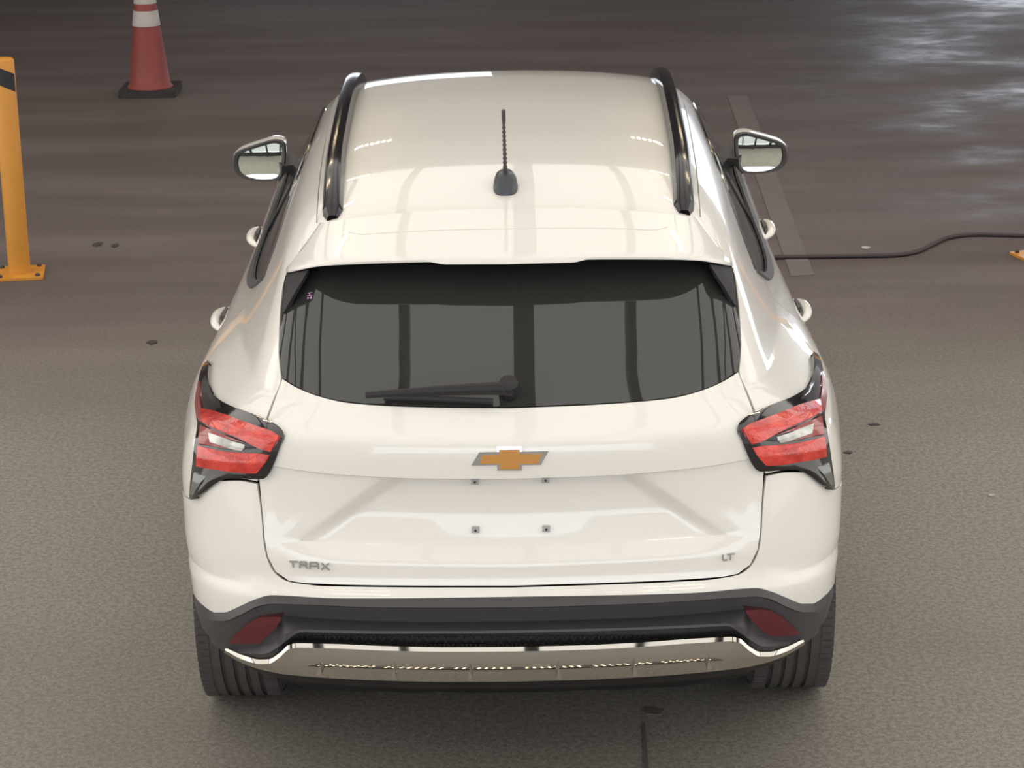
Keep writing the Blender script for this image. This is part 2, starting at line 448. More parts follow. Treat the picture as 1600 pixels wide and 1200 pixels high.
def net(rows, ds, nc, subs, F=skin, smooth_rows=False):
    """control net in photo pixels + offsets from the skin -> grid of 3D points"""
    C = len(rows[0]); s = np.linspace(0, C-1, nc)
    fine = [pchip(np.arange(C), np.array(r, float), s) for r in rows]
    dd = [pchip(np.arange(C), np.array(q, float) if hasattr(q, '__len__') else np.full(C, float(q)), s) for q in ds]
    if smooth_rows:
        k = sum(subs)+1; tt = np.linspace(0, len(rows)-1, k)
        A = pchip(np.arange(len(rows)), np.array(fine), tt); Dd = pchip(np.arange(len(rows)), np.array(dd), tt)
    else:
        A, Dd = [], []
        for i, q in enumerate(subs):
            for k in range(q):
                t = k/q; A.append(fine[i]*(1-t)+fine[i+1]*t); Dd.append(dd[i]*(1-t)+dd[i+1]*t)
        A.append(fine[-1]); Dd.append(dd[-1]); A, Dd = np.array(A), np.array(Dd)
    return px(A[..., 0], A[..., 1], Dd, F)

def grid_faces(n, m, o=0):
    return [(o+i*m+j, o+i*m+j+1, o+(i+1)*m+j+1, o+(i+1)*m+j) for i in range(n-1) for j in range(m-1)]
def panel_data(G, thick, F=skin, skip=lambda p, q: False):
    n, m = G.shape[:2]
    du = np.gradient(G, axis=1); dv = np.gradient(G, axis=0)
    N = np.cross(du, dv); N /= np.maximum(np.linalg.norm(N, axis=-1, keepdims=True), 1e-9)
    g = grad(F, G); sgn = np.sign((N*g).sum(-1).mean()) or 1
    g /= np.maximum(np.linalg.norm(g, axis=-1, keepdims=True), 1e-9)
    V = list(G.reshape(-1, 3)); Fc = grid_faces(n, m)
    if thick > 0:
        ring = [(0, j) for j in range(m)] + [(i, m-1) for i in range(1, n)] + [(n-1, j) for j in range(m-2, -1, -1)] + [(i, 0) for i in range(n-2, 0, -1)]
        o = len(V)
        for (i, j) in ring: V.append(G[i, j]-g[i, j]*thick)
        R = len(ring)
        for k in range(R):
            a, b = ring[k], ring[(k+1) % R]
            if skip(G[a], G[b]): continue
            Fc.append((b[0]*m+b[1], a[0]*m+a[1], o+k, o+(k+1) % R))
    if sgn < 0: Fc = [q[::-1] for q in Fc]
    return V, Fc
def panel(name, grids, material, parent, thick=.010, mode='both', angle=35, F=skin):
    """mode: both -> this side and its mirror image as two parts; join -> one part over both sides; one -> as it is"""
    if not isinstance(grids, list): grids = [grids]
    out = []
    L = MB()
    def skip(p, q, gi):
        if mode == 'join' and abs(p[0]) < 1e-4 and abs(q[0]) < 1e-4: return True
        for k, H in enumerate(grids):
            if k != gi:
                E_ = np.concatenate([H[0], H[-1], H[:, 0], H[:, -1]])
                if min(np.abs(E_-p).sum(1).min(), 1) < 1e-4 and np.abs(E_-q).sum(1).min() < 1e-4: return True
        return False
    for gi, G in enumerate(grids): L.add(*panel_data(G, thick, F, lambda p, q: skip(p, q, gi)))
    R = MB(); R.v = [(-x, y, z) for x, y, z in L.v]; R.f = [q[::-1] for q in L.f]
    if mode == 'join': L.add(R.v, R.f); sets = [L]
    elif mode == 'both': sets = [L, R]
    else: sets = [L]
    import bmesh
    for b in sets:
        me = b.mesh(name); bm = bmesh.new(); bm.from_mesh(me)
        bmesh.ops.remove_doubles(bm, verts=bm.verts, dist=2e-4)
        loose = [v for v in bm.verts if not v.link_faces]
        bmesh.ops.delete(bm, geom=loose, context='VERTS')
        bm.to_mesh(me); bm.free()
        out.append(link(name, me, material, parent, True, angle))
    return out
def centre(G, column=0):
    """first column lies on the car's mid-plane"""
    G[:, column, 0] = 0; return G

car = empty('car', (0, 1.9, 0), 'white compact crossover seen from behind with tailgate shut', 'car')
class P_: pass
_inv = Matrix.Translation((0, -1.9, 0))
CARPARTS = []
_link0 = link
def link(name, me, material, parent=None, smooth=True, angle=40):
    o = _link0(name, me, material, parent, smooth, angle)
    if parent is car: me.transform(_inv)
    elif parent is not None and parent.parent is car: me.transform(_inv)
    return o

def uc(v): return 794+(v-392)*.0154      # image column of the car's mid-plane
PA, BK, BD, GL = MT['paint'], MT['black'], MT['blackd'], MT['gloss']

# ---- tailgate
rows = [[(uc(637), 638), (715, 637.5), (640, 636), (550, 630.5), (500, 620), (462, 605), (441.5, 592.5)],
        [(uc(688), 688), (710, 687), (630, 685), (560, 682.5), (505, 677), (462, 668), (418.5, 656)],
        [(uc(748), 748), (715, 748), (636, 747), (592, 745), (525, 741), (470, 735), (403, 724)],
        [(uc(749.5), 749.5), (715, 749.5), (636, 748.5), (592, 746.5), (525, 742), (470, 736), (403, 725)],
        [(uc(805), 805), (700, 805), (560, 803), (518, 802), (460, 801), (432, 800), (410, 800)],
        [(uc(849), 849), (690, 849), (508, 846), (462, 845), (440, 844), (425, 844), (413.8, 845)],
        [(uc(882), 882), (690, 881), (560, 878), (500, 876), (455, 873), (434, 871), (418.5, 870)],
        [(uc(902), 902), (690, 901.5), (570, 899), (515, 897.5), (470, 895), (448, 893.5), (430.5, 893)],
        [(uc(915), 915), (690, 915), (600, 914.5), (540, 913.5), (500, 912), (473, 910.5), (451, 907)]]
ds = [0, 0, [.002]*7, [-.046, -.046, -.044, -.012, -.008, -.006, -.004], [-.0415, -.0415, -.0385, -.011, -.007, -.005, -.002], [-.025, -.025, -.021, -.008, -.005, -.003, 0], 0, 0, 0]
G = centre(net(rows, ds, 90, [8, 8, 1, 8, 8, 5, 3, 3]))
tailgate = panel('tailgate', G, PA, car, .012, 'join', 30)[0]

# ---- rear window (extends up under the spoiler)
rows = [[(uc(370), 372), (700, 372), (600, 374), (520, 379), (480, 388), (456, 400)],
        [(uc(430), 430), (700, 430), (600, 431), (520, 433), (475, 434), (445, 436)],
        [(uc(500), 500), (700, 500), (600, 500), (520, 498), (470, 498), (438, 498)],
        [(uc(560), 560), (700, 560), (600, 559), (520, 556), (465, 552), (437, 548)],
        [(uc(605), 605), (700, 604), (600, 602), (520, 596), (462, 582), (439.5, 575)],
        [(uc(637), 635.5), (700, 635), (610, 633), (530, 625.5), (475, 609.5), (443.5, 592)]]
G = centre(net(rows, [-.002]*6, 70, [8]*5, smooth_rows=True))
rear_window = panel('rear_window', G, MT['glass'], car, .006, 'join')[0]

# ---- spoiler: top, rounded lip, black underside, side fins
sp_top = [[(uc(325), 326), (700, 328), (600, 335.5), (545, 342), (500, 348)],
          [(uc(360), 361), (698, 362), (590, 366), (525, 370), (480, 377)],
          [(uc(401), 402), (690, 402.5), (575, 405.5), (505, 409), (447, 420)]]
Gt = centre(net(sp_top, [0, 0, 0], 60, [6, 6], F=upper_f, smooth_rows=True))
edge = Gt[-1]
lipA = edge+np.array([0, -.005, -.004]); lipB = edge+np.array([0, -.005, -.010]); lipC = edge+np.array([0, .004, -.014])
w = np.clip((.20-np.abs(edge[:, :1]))/.03, 0, 1)
lipB = lipB+w*np.array([[0, -.004, -.006]]); lipC = lipC+w*np.array([[0, -.004, -.006]])
under = edge.copy(); under[:, 1] += .20-.10*(np.abs(edge[:, 0])/.6)**2; under[:, 2] -= .008
Gs = np.concatenate([Gt, lipA[None], lipB[None]])
def skirt(G):      # side wall of the spoiler down to the body
    e = G[:, -1]; o = onto(e+np.array([-.035, .0, 0]), -.012)
    return np.concatenate([G, (e*.5+o*.5)[:, None], o[:, None]], axis=1)
Gs = skirt(Gs)
spoiler = panel('spoiler', Gs, PA, car, 0, 'join', 50, roof_f)[0]
ins = [[(uc(329), 329.5), (700, 331.5), (620, 336.5), (565, 343), (541, 346)], [(uc(356), 357), (700, 358.5), (620, 362), (568, 365.5), (545, 362)]]
panel('spoiler_inset', centre(net(ins, [.002, .002], 40, [6], F=upper_f)), PA, spoiler, .004, 'join', 30, upper_f)
GU = np.stack([lipB, lipC, lipC*.6+under*.4, lipC*.2+under*.8, under])
panel('spoiler_underside', GU, BD, spoiler, 0, 'join', 40, lambda P: -P[..., 2])
oA = px(447, 424.5, .028); oB = px(444, 455, .012); oC = px(441.5, 488, .003)
iA = lipC[int(.86*59)]+np.array([0, 0, -.002]); iB = px(466, 448, .03); iC = px(444, 487, .003)
c0 = lipC[-1]+np.array([.0, .0, .0])
fin = coons(spl([c0, oB, oC], 14), spl([iA, iB, iC], 14), spl([c0, lipC[int(.93*59)], iA], 6), spl([oC, iC], 6), proj=False)
panel('spoiler_fin', fin, BD, spoiler, .01, 'both')

# ---- side outlines in metres (y, z)
belt = [(.985, 1.212), (1.2, 1.140), (1.5, 1.105), (2.0, 1.088), (2.6, 1.072), (3.1, 1.052), (3.38, 1.035)]
wtop = [(.985, 1.222), (1.1, 1.288), (1.3, 1.352), (1.6, 1.395), (2.0, 1.412), (2.4, 1.398), (2.7, 1.345), (3.0, 1.228), (3.38, 1.045)]
def yz(pts, n, d=0.0, s=-1): q = spl(pts, n); return side(q[:, 0], q[:, 1], d, s)
def arch(yc, r, a0, a1, n, d=0.0):
    a = np.radians(np.linspace(a0, a1, n)); return side(yc-r*np.cos(a), .35+r*np.sin(a), d)
YR, YF = .915, 3.615

# ---- quarter panel
nv, nu = 60, 60
Lq = px(*spl([(444.5, 426), (440.5, 455), (436.5, 500), (435, 548), (437, 575), (438.7, 591), (427.5, 622), (416, 653), (407, 690), (402, 752)], nv).T)
Tq = px(*spl([(444.5, 426), (463, 399), (484, 371), (500.5, 348)], 30).T)
Pg = side(.985, 1.217)
rq = np.concatenate([spl([Tq[-1], onto(np.array([[-.545, .80, 1.44]]))[0], side(.93, 1.285), Pg], 20), yz([(.985, 1.217), (1.06, 1.10), (1.13, 1.0), (1.25, .86), (1.36, .70), (1.385, .56)], 41)[1:]])
bq0 = px(*spl([(404, 752), (370, 747), (340, 748), (312, 768), (300, 779)], 14).T)
bq = np.concatenate([bq0, spl([bq0[-1], side(.42, .80), side(.55, .72)], 8)[1:]])
bq = np.concatenate([bq, arch(YR, .455, np.degrees(np.arctan2(.37, .365)), 154, 40)[1:]])
Lb, Bb, Tb, Rb = spl(Lq, nv), spl(np.concatenate([bq, rq[-1:]]), nu), spl(Tq, nu), spl(rq, nv)
quarter = panel('quarter_panel', coons(Tb, Bb, Lb, Rb), PA, car, .012)

# ---- white upper part of the bumper
e1 = px(*spl([(uc(918), 918), (690, 918), (600, 917.5), (540, 916.5), (500, 915.5), (472, 912.5)], 40).T, d=.003); e1[0, 0] = 0
e2 = px(*spl([(uc(932), 932.5), (690, 934), (600, 935), (540, 935), (500, 934), (462, 931.5)], 40).T, d=.003); e2[0, 0] = 0
mid = spl([e1[-1], e2[-1]], 5); c_ = spl([e1[0], e2[0]], 5)
G1 = coons(e1, e2, c_, mid, .003)
tb = np.concatenate([px(*spl([(401, 756), (370, 751), (340, 752), (312, 771), (301, 781)], 14).T), spl([px(301, 781), side(.42, .797), side(.545, .717)], 8)[1:]])
rb = px(*spl([(401, 756), (407.5, 800), (411.5, 845), (416, 870), (428, 894), (449, 908.5), (472, 912.5)], 24).T, d=.002)
rb[-1] = mid[0]; rb = np.concatenate([rb, mid[1:]])
bb = np.concatenate([px(*spl([(462, 931.5), (425, 930), (400, 936), (375, 947), (350, 957), (335, 957), (318, 946), (306, 930)], 24).T, d=.003), ])
lb = spl([tb[-1], side(.538, .62), side(.522, .53), bb[-1]], 24)
G2 = coons(spl(tb[::-1], 40), spl(bb[::-1], 40), spl(lb, 28), rb, .002); G2[:, -1] = rb; G1[:, -1] = mid
bumper = panel('rear_bumper', [G1, G2], PA, car, .012, 'join')[0]

# ---- black lower bumper with ledge and grille recess (control net, offsets give the steps)
cols = {0: [(uc(933), 933), (uc(948), 949), (uc(950), 950), (uc(971), 971), (uc(985), 985), (uc(989), 989), (uc(990), 990), (uc(1013), 1014)]}
def colx(u, t0, t1, t2, t3, b): return [(u, t0), (u, t1), (u, t1+1), (u, t2), (u, t3), (u, t3+4), (u, t3+5), (u, b)]
net_cols = [cols[0], colx(700, 934, 949.5, 971.5, 986, 1014), colx(600, 935, 949, 971, 986, 1013.5), colx(530, 934.5, 947, 968, 985, 1011),
            [(470, 931.5), (470, 944.5), (470, 945.5), (468, 964), (474, 984), (472, 988), (471, 989), (468, 1010)],
            [(425, 930), (426, 943.5), (427, 944.5), (441, 962), (448, 990), (449, 1000), (449, 1001), (450, 1012)],
            [(400, 936), (402, 947.5), (404, 949), (432, 966), (430, 1000), (433, 1012), (434, 1013), (436, 1027)],
            [(375, 947), (377, 960), (379, 961), (408, 972), (407, 1010), (412, 1022), (413, 1023), (414, 1036)],
            [(350, 957), (350, 970), (351, 971), (366, 990), (372, 1014), (380, 1021), (381, 1022), (385, 1031)],
            [(335, 957), (331, 970), (331, 971), (341, 990), (351, 1011), (354, 1013), (355, 1014), (358, 1020)],
            [(318, 946), (312, 953), (313, 958), (321, 982), (342, 1010), (346, 1013), (347, 1014), (349, 1017)],
            [(306, 930), (303.5, 936), (305, 946), (316, 981), (339, 1010), (343, 1013), (344, 1014), (347, 1017)]]
dcols = [[.002, .020, -.036, -.042, .010, .012, -.036, -.036]]*5 + \
        [[.002, .018, -.014, -.024, .008, .008, -.030, -.03], [.002, .016, -.002, -.018, -.010, .004, -.010, -.01], [.002, .014, .004, -.008, -.010, .004, -.004, -.004],
         [.002, .010, .008, .0, -.006, .004, .0, 0], [.002, .008, .008, .004, .0, .002, .0, 0], [.002, .004, .004, .004, .0, .0, .0, 0], [.0, .002, .002, .002, .0, .0, .0, 0]]
R_ = [[c[i] for c in net_cols] for i in range(8)]; D_ = [[c[i] for c in dcols] for i in range(8)]
G = centre(net(R_, D_, 110, [3, 1, 4, 3, 1, 1, 3]))
clad_edge = G[:, -1].copy()
clad = panel('bumper_cladding', G, BK, car, .02, 'join', 30)[0]
# grille mesh in the lower recess: slim bars, one part
gm = MB()
for k in range(46):
    u = 470+k*14.2
    for sgn in (-1, 1):
        a, b_ = px(u-5*sgn, 993, -.026), px(u+5*sgn, 1009, -.026); gm.bar(a, b_, .004, .004)
tag(gm.build('grille_mesh', BD, clad), kind='stuff')

# ---- skid plate and lip
sk_top = [(uc(1013), 1011), (700, 1011.5), (600, 1009.5), (530, 1006.5), (468, 1005), (452, 1007.5), (436, 1021), (420, 1030), (405, 1030.5), (380, 1024), (352, 1012)]
sk_mid = [(u, v+7) for u, v in sk_top[:-1]]+[(351, 1016)]
sk_low = [(uc(1050), 1050), (700, 1050), (600, 1048), (530, 1045), (475, 1042), (455, 1040), (437, 1041), (421, 1043), (405, 1040), (380, 1033), (351, 1018)]
sk_bot = [(uc(1064), 1065), (700, 1065.5), (600, 1063.5), (530, 1060.5), (480, 1057), (458, 1055), (440, 1053), (424, 1050), (405, 1045.5), (380, 1037), (350, 1020)]
G = centre(net([sk_top, sk_mid, sk_low, sk_bot], [[.008]*9+[.006, .0], [.017]*9+[.012, .004], [.029]*5+[.026, .021, .017, .014, .008, .003], [.035]*5+[.030, .024, .019, .015, .008, .002]], 110, [3, 6, 6]))
skid = panel('skid_plate', G, MT['silver'], car, .015, 'join', 30)[0]
for u0, vb in ((498, 1056), (614, 1062), (733, 1064)):          # raised ribs of the plate
    a, b_ = px(u0, 1027, .017), px(u0-3, vb, .036); c0_, d0_ = px(u0+6, vb-11, .042), px(u0+5, vb, .046)
    for sg in (1, -1):
        q = MB(); q.add([(sg*p[0], p[1], p[2]) for p in (a, b_, d0_, c0_, a+[0, .01, 0], b_+[0, .01, 0], d0_+[0, .01, 0], c0_+[0, .01, 0])], [(0,1,2,3), (4,5,6,7), (0,1,5,4), (1,2,6,5), (2,3,7,6), (3,0,4,7)])
        q.build('plate_rib', MT['silver'], skid, smooth=False)
lipb = [(u, v+11-10*(k/10)**2) for k, (u, v) in enumerate(sk_bot)]
G = centre(net([[(u, v-1) for u, v in sk_bot], lipb], [[.022]*5+[.016, .010, .005, .001, -.006, -.012], -.02], 80, [3]))
panel('bumper_lip', G, BD, car, .03, 'join')

# ---- red reflectors
rf = [[(402, 965.5), (420, 964), (440, 964.5)], [(385, 976), (413, 975), (437, 972)], [(369, 990), (398, 990), (428, 984)], [(355.5, 1005), (380, 1006.5), (405, 1005.5)]]
panel('reflector', net(rf, [.004, .006, .006, .004], 16, [4, 4, 4]), MT['refl'], car, .03)

# ---- tail lights
def P(X, Y): return (250+X/4, 520+Y/4)
def lamp(name, rows, d, material, parent, thick=.012, nc=26, sub=4, smooth_rows=False):
    dd = d if hasattr(d, '__len__') else [d]*len(rows)
    return panel(name, net([[P(*p) for p in r] for r in rows], dd, nc, [sub]*(len(rows)-1), smooth_rows=smooth_rows), material, parent, thick)
hs = lamp('tail_light', [[(300, 172), (268, 200), (246, 265), (236, 330), (222, 400), (225, 520), (232, 570), (214, 700), (200, 830), (186, 960), (182, 1035)],
     [(302, 175), (290, 240), (296, 340), (340, 430), (400, 500), (400, 600), (400, 700), (360, 800), (300, 860), (230, 960), (195, 1040)],
     [(304, 180), (297, 260), (310, 350), (350, 410), (420, 450), (520, 560), (540, 660), (480, 800), (400, 880), (300, 930), (205, 1040)],
     [(306, 185), (300, 270), (322, 370), (375, 420), (440, 455), (600, 520), (690, 640), (640, 780), (560, 890), (380, 895), (215, 1040)],
     [(308, 190), (304, 280), (335, 375), (400, 440), (520, 490), (680, 545), (772, 630), (740, 740), (640, 915), (430, 910), (225, 1030)]],
     [.006, .012, .014, .014, .010], GL, car, .03, 70, 6)
for i, h in enumerate(hs): h['label'] = 'wedge shaped red tail light in black surround'
def lamp2(name, rows, d, m, thick=.012, nc=26, sub=4):
    L_ = lamp(name, rows, d, m, None, thick, nc, sub)
    for o, h in zip(L_, hs): o.data.transform(_inv); o.parent = h
    return L_
lamp2('red_lens', [[(258, 470), (330, 486), (405, 508), (500, 545), (600, 580), (700, 615), (738, 640)],
                   [(250, 520), (330, 545), (405, 570), (490, 610), (580, 640), (670, 670), (728, 668)],
                   [(250, 550), (325, 588), (405, 622), (480, 655), (550, 690), (620, 725), (690, 745)]], [.020, .026, .020], MT['red'], .016)
lamp2('red_lens', [[(232, 705), (300, 722), (380, 738), (460, 748), (540, 752), (620, 755), (683, 765)],
                   [(226, 780), (300, 790), (380, 800), (460, 808), (540, 812), (600, 815), (655, 815)],
                   [(225, 835), (300, 850), (380, 862), (460, 872), (520, 878), (575, 880), (605, 878)]], [.020, .026, .020], MT['red'], .016)
lamp2('wrap_lens', [[(238, 300), (250, 300)], [(222, 380), (245, 400)], [(215, 450), (256, 468)], [(225, 520), (250, 520)], [(240, 548), (250, 552)]], [.010, .014, .018, .018, .016], MT['redd'], .012, 8)
lamp2('reverse_bezel', [[(250, 575), (330, 610), (430, 650), (560, 700)], [(240, 640), (330, 660), (430, 690), (548, 722)], [(238, 690), (320, 705), (420, 725), (530, 745)]], [.014, .010, .014], MT['redd'], .01)
lamp2('reverse_lens', [[(300, 622), (380, 650), (460, 680), (530, 700)], [(305, 655), (380, 680), (455, 705), (520, 722)], [(310, 682), (380, 705), (450, 728), (510, 740)]], [.016, .021, .016], MT['clear'], .01)
lamp2('side_reflector', [[(212, 872), (250, 890), (290, 895)], [(200, 930), (225, 940), (250, 940)], [(186, 1010), (200, 1015), (206, 1015)]], [.012, .016, .012], mat('smoked_lens', (.16, .17, .165), .15, coat=1), .008)

# ---- roof, side frames, windscreen, bonnet
yg = np.linspace(.68, 2.74, 60)
def gut(y): return np.interp(y, [.68, 1.2, 2.0, 2.74, 3.62], [.513, .535, .560, .575, .70])
seam = net([sp_top[0]], [0], 40, [], F=upper_f)[0]; seam[0, 0] = 0
seam = onto(seam+np.array([0, .006, 0]))
gl = top(-gut(yg), yg)
fe = top(-np.linspace(0, gut(2.74), 40), np.full(40, 2.74)-.03*np.linspace(0, 1, 40)**2)
cl = top(np.zeros(60), np.linspace(seam[0, 1], 2.74, 60))
gl = np.concatenate([seam[-1:], gl[2:-1], fe[-1:]]); gl = spl(gl, 60)
roof = panel('roof_panel', coons(seam, fe, cl, gl), PA, car, .012, 'join')[0]
yc2 = np.linspace(.70, 3.38, 70)
upper = np.concatenate([Tq[-1:], top(-gut(yc2)-.004, yc2)[1:]])
lower_ = np.concatenate([spl([rq[12], Pg], 6)[:-1], yz(wtop, 70)])
A_ = spl(upper, 70); Bc = spl(lower_, 70)
panel('side_frame', coons(A_, Bc, spl([A_[0], rq[6], Bc[0]], 12), spl([A_[-1], Bc[-1]], 12)), PA, car, .012)
xf, yf = np.meshgrid(-np.linspace(.42, .63, 16), np.linspace(.52, .95, 24))
panel('pillar_cap', top(xf, yf, -.009), PA, car, 0)
ws_t = top(-np.linspace(0, gut(2.78), 30), np.full(30, 2.76)); ws_b = top(-np.linspace(0, .66, 30), 3.60-.22*np.linspace(0, 1, 30)**2)
panel('windscreen', coons(ws_t, ws_b, top(np.zeros(30), np.linspace(2.76, 3.60, 30)), spl([ws_t[-1], top(-.60, 3.05), ws_b[-1]], 30), -.004), MT['glass'], car, .008, 'join')
bh_t = top(-np.linspace(0, .66, 30), 3.62-.22*np.linspace(0, 1, 30)**2); bh_b = top(-np.linspace(0, .62, 30), 4.38-.14*np.linspace(0, 1, 30)**2)
panel('bonnet', coons(bh_t, bh_b, top(np.zeros(24), np.linspace(3.62, 4.38, 24)), top(-np.linspace(.66, .62, 24), np.linspace(3.40, 4.24, 24)), .002), PA, car, .012, 'join')

# ---- glazing along the sides, with black frame
Wb = yz(belt, 60, .004); Wt = yz(wtop, 60, .004)
def strip(lo, hi, t0, t1, d):
    G = np.array([lo*(1-t)+hi*t for t in np.linspace(t0, t1, 6)]); return onto(G, d)
i1, i2 = 24, 29
panel('side_window', strip(Wb[:i1], Wt[:i1], .06, .95, -.002), MT['glass'], car, .006)
panel('pillar_trim', strip(Wb[i1-1:i2+1], Wt[i1-1:i2+1], .0, 1.0, .002), GL, car, .006)
panel('side_window', strip(Wb[i2:], Wt[i2:], .06, .95, -.002), MT['glass'], car, .006)
panel('belt_trim', strip(Wb, Wt, -.06, .09, .008), BK, car, .008)
panel('window_frame', strip(Wb, Wt, .93, 1.04, .006), GL, car, .008)

# ---- doors, wings, sills, arches
sill_z = .40
def door(name, left, right, zb, mat_=PA, d=0.0, bottom=None):
    Lp, Rp = yz(left, 26, d), yz(right, 26, d)
    T_ = yz(zb, 30, d); T_ = spl(np.concatenate([Lp[:1], T_[1:-1], Rp[:1]]), 30)
    B_ = yz(bottom, 30, d) if bottom else yz([left[-1], right[-1]], 30, d)
    return panel(name, coons(T_, spl(np.concatenate([Lp[-1:], B_[1:-1], Rp[-1:]]), 30), Lp, Rp, d), mat_, car, .012)
rd = door('rear_door', [(.995, 1.205), (1.065, 1.10), (1.135, 1.0), (1.255, .86), (1.365, .70), (1.40, .40)], [(2.08, 1.075), (2.09, .8), (2.09, .40)], [(.995, 1.205), (1.2, 1.13), (1.5, 1.095), (2.08, 1.077)])
fd = door('front_door', [(2.086, 1.075), (2.096, .8), (2.096, .40)], [(3.16, 1.045), (3.19, .8), (3.15, .40)], [(2.086, 1.077), (2.6, 1.062), (3.16, 1.043)])
door('front_wing', [(3.166, 1.045), (3.196, .8), (3.17, .60)], [(4.20, .87), (4.20, .72), (4.05, .55)], [(3.166, 1.043), (3.5, .985), (4.2, .86)],
     bottom=[(3.17, .60)]+[(YF-.455*math.cos(math.radians(a)), .35+.455*math.sin(math.radians(a))) for a in (40, 65, 90, 115, 140)]+[(4.05, .55)])
for yc in (YR, YF):
    a = np.radians(np.linspace(-8 if yc == YF else 40, 188, 50))
    fl = np.clip((np.degrees(a)-60)/40, 0, 1) if yc == YR else np.clip((np.degrees(a)+8)/40, 0, 1)
    G = np.array([side(yc-r*np.cos(a), .35+r*np.sin(a), dd+ee*fl) for r, dd, ee in ((.455, .002, 0), (.45, .012, .012), (.40, .014, .020), (.385, .0, .020))])
    panel('arch_cladding', G, BK, car, .03)
lastc = spl(clad_edge, 16); arc_ = arch(YR, .39, 30, -6, 16)
panel('arch_lip', np.array([lastc*(1-t)+arc_*t for t in np.linspace(0, 1, 6)]), BK, car, .02)
panel('sill_cladding', coons(yz([(1.34, .41), (3.2, .41)], 30, .008), yz([(1.34, .22), (3.2, .22)], 30, .008), yz([(1.34, .41), (1.34, .22)], 8, .008), yz([(3.2, .41), (3.2, .22)], 8, .008), .008), BK, car, .02)
# front bumper, lamps and grille (out of sight from here)
def front(x, z, d=0.0):
    x, z = np.broadcast_arrays(np.asarray(x, float), np.asarray(z, float))
    O = np.stack([x, np.full(x.shape, 5.4), z], -1); D = np.zeros_like(O); D[..., 1] = -1
    return cast(O, D, np.broadcast_to(d, x.shape), tmax=3)
xs = np.linspace(0, .80, 30)
def fpan(name, z0, z1, m, d, x0=0.0, x1=.80, mode='join'):
    x = -np.linspace(x0, x1, 30); G = np.array([front(x, np.full(30, z), d) for z in np.linspace(z1, z0, 10)]); return panel(name, G, m, car, .012, mode, F=skin)
fpan('front_bumper', .52, .80, PA, 0); fpan('front_grille', .32, .515, BD, -.004); fpan('front_lip', .24, .315, BK, .004)
fpan('head_light', .60, .70, MT['clear'], .012, .50, .78, 'both')

# ---- inner shell that closes the gaps
def shell_f(Pt):
    x, y, z = np.abs(Pt[..., 0]), Pt[..., 1], Pt[..., 2]
    f = skin(Pt)+.075
    f = np.maximum(f, .25-z)
    for yc in (YR, YF):
        w = np.minimum(.405-np.hypot(y-yc, z-.35), x-.60); f = np.maximum(f, w)
    return f
nth, nph = 160, 90
th = np.linspace(0, 2*np.pi, nth, endpoint=False); ph = np.linspace(-1.52, 1.52, nph)
TH, PH = np.meshgrid(th, ph)
D = np.stack([np.cos(PH)*np.sin(TH), np.cos(PH)*np.cos(TH), np.sin(PH)], -1)
O = np.array([0, 2.1, .80])
ts = np.linspace(.05, 3.0, 300); hit = np.full(TH.shape, .05); alive = np.ones(TH.shape, bool)
for t in ts:
    v = shell_f(O+D*t); alive &= v < 0; hit[alive] = t
V = (O+D*hit[..., None]).reshape(-1, 3)
q = MB(); fs = []
for i in range(nph-1):
    for j in range(nth): fs.append((i*nth+j, i*nth+(j+1) % nth, (i+1)*nth+(j+1) % nth, (i+1)*nth+j))
fs.append(tuple(range(nth))[::-1]); fs.append(tuple((nph-1)*nth+j for j in range(nth)))
q.add(V, fs); q.build('inner_body', MT['shell'], car)

# ---- door handles
for yh in (1.47, 2.47):
    for sg in (-1, 1):
        base = side(yh, .955, 0, sg); g = grad(skin, base[None])[0]; nrm = g/np.linalg.norm(g)
        pts, rad = [], []
        for t in np.linspace(-1, 1, 13):
            b0 = side(yh+.095*t, .955+.006*t, 0, sg); pts.append(b0+nrm*(.030*(1-abs(t)**3)-.004)); rad.append(.007+.009*(1-t*t))
        h = MB(); h.tube(pts, rad, 12); hd = h.build('door_handle', PA, car)
        c = MB(); b0 = side(yh+.02, .955, .001, sg); c.box((b0[0]-.004, b0[1]-.05, b0[2]-.02), (b0[0]+.004, b0[1]+.05, b0[2]+.02)); c.build('handle_recess', BK, hd)

# ---- roof rails
for sg in (-1, 1):
    ys = np.r_[np.linspace(.785, .83, 5), np.linspace(.88, 2.50, 30), np.linspace(2.56, 2.70, 6)]
    xr = np.interp(ys, [.7, 1.2, 2.0, 2.75], [.472, .492, .508, .512])
    tz = top(-xr, ys)[:, 2]
    rise = np.interp(ys, [.785, .84, 1.02, 2.3, 2.6, 2.70], [.012, .030, .046, .046, .040, .014])
    sec = [(-.027, -.012), (-.028, .3), (-.019, .92), (-.010, 1.0), (.010, 1.0), (.019, .92), (.028, .3), (.027, -.012)]
    R = MB(); vs = []
    for k in range(len(ys)):
        for (a_, b_) in sec:
            taper = min(1, .55+.45*min(k, len(ys)-1-k)/3)
            vs.append((sg*(xr[k]+a_*taper), ys[k], tz[k]+(b_*rise[k] if b_ > 0 else b_)))
    m = len(sec); fs = [(i*m+j, i*m+(j+1) % m, (i+1)*m+(j+1) % m, (i+1)*m+j) for i in range(len(ys)-1) for j in range(m)]
    fs += [tuple(range(m)), tuple((len(ys)-1)*m+j for j in range(m))[::-1]]
    R.add(vs, fs); R.build('roof_rail', MT['rail'], car, angle=30)

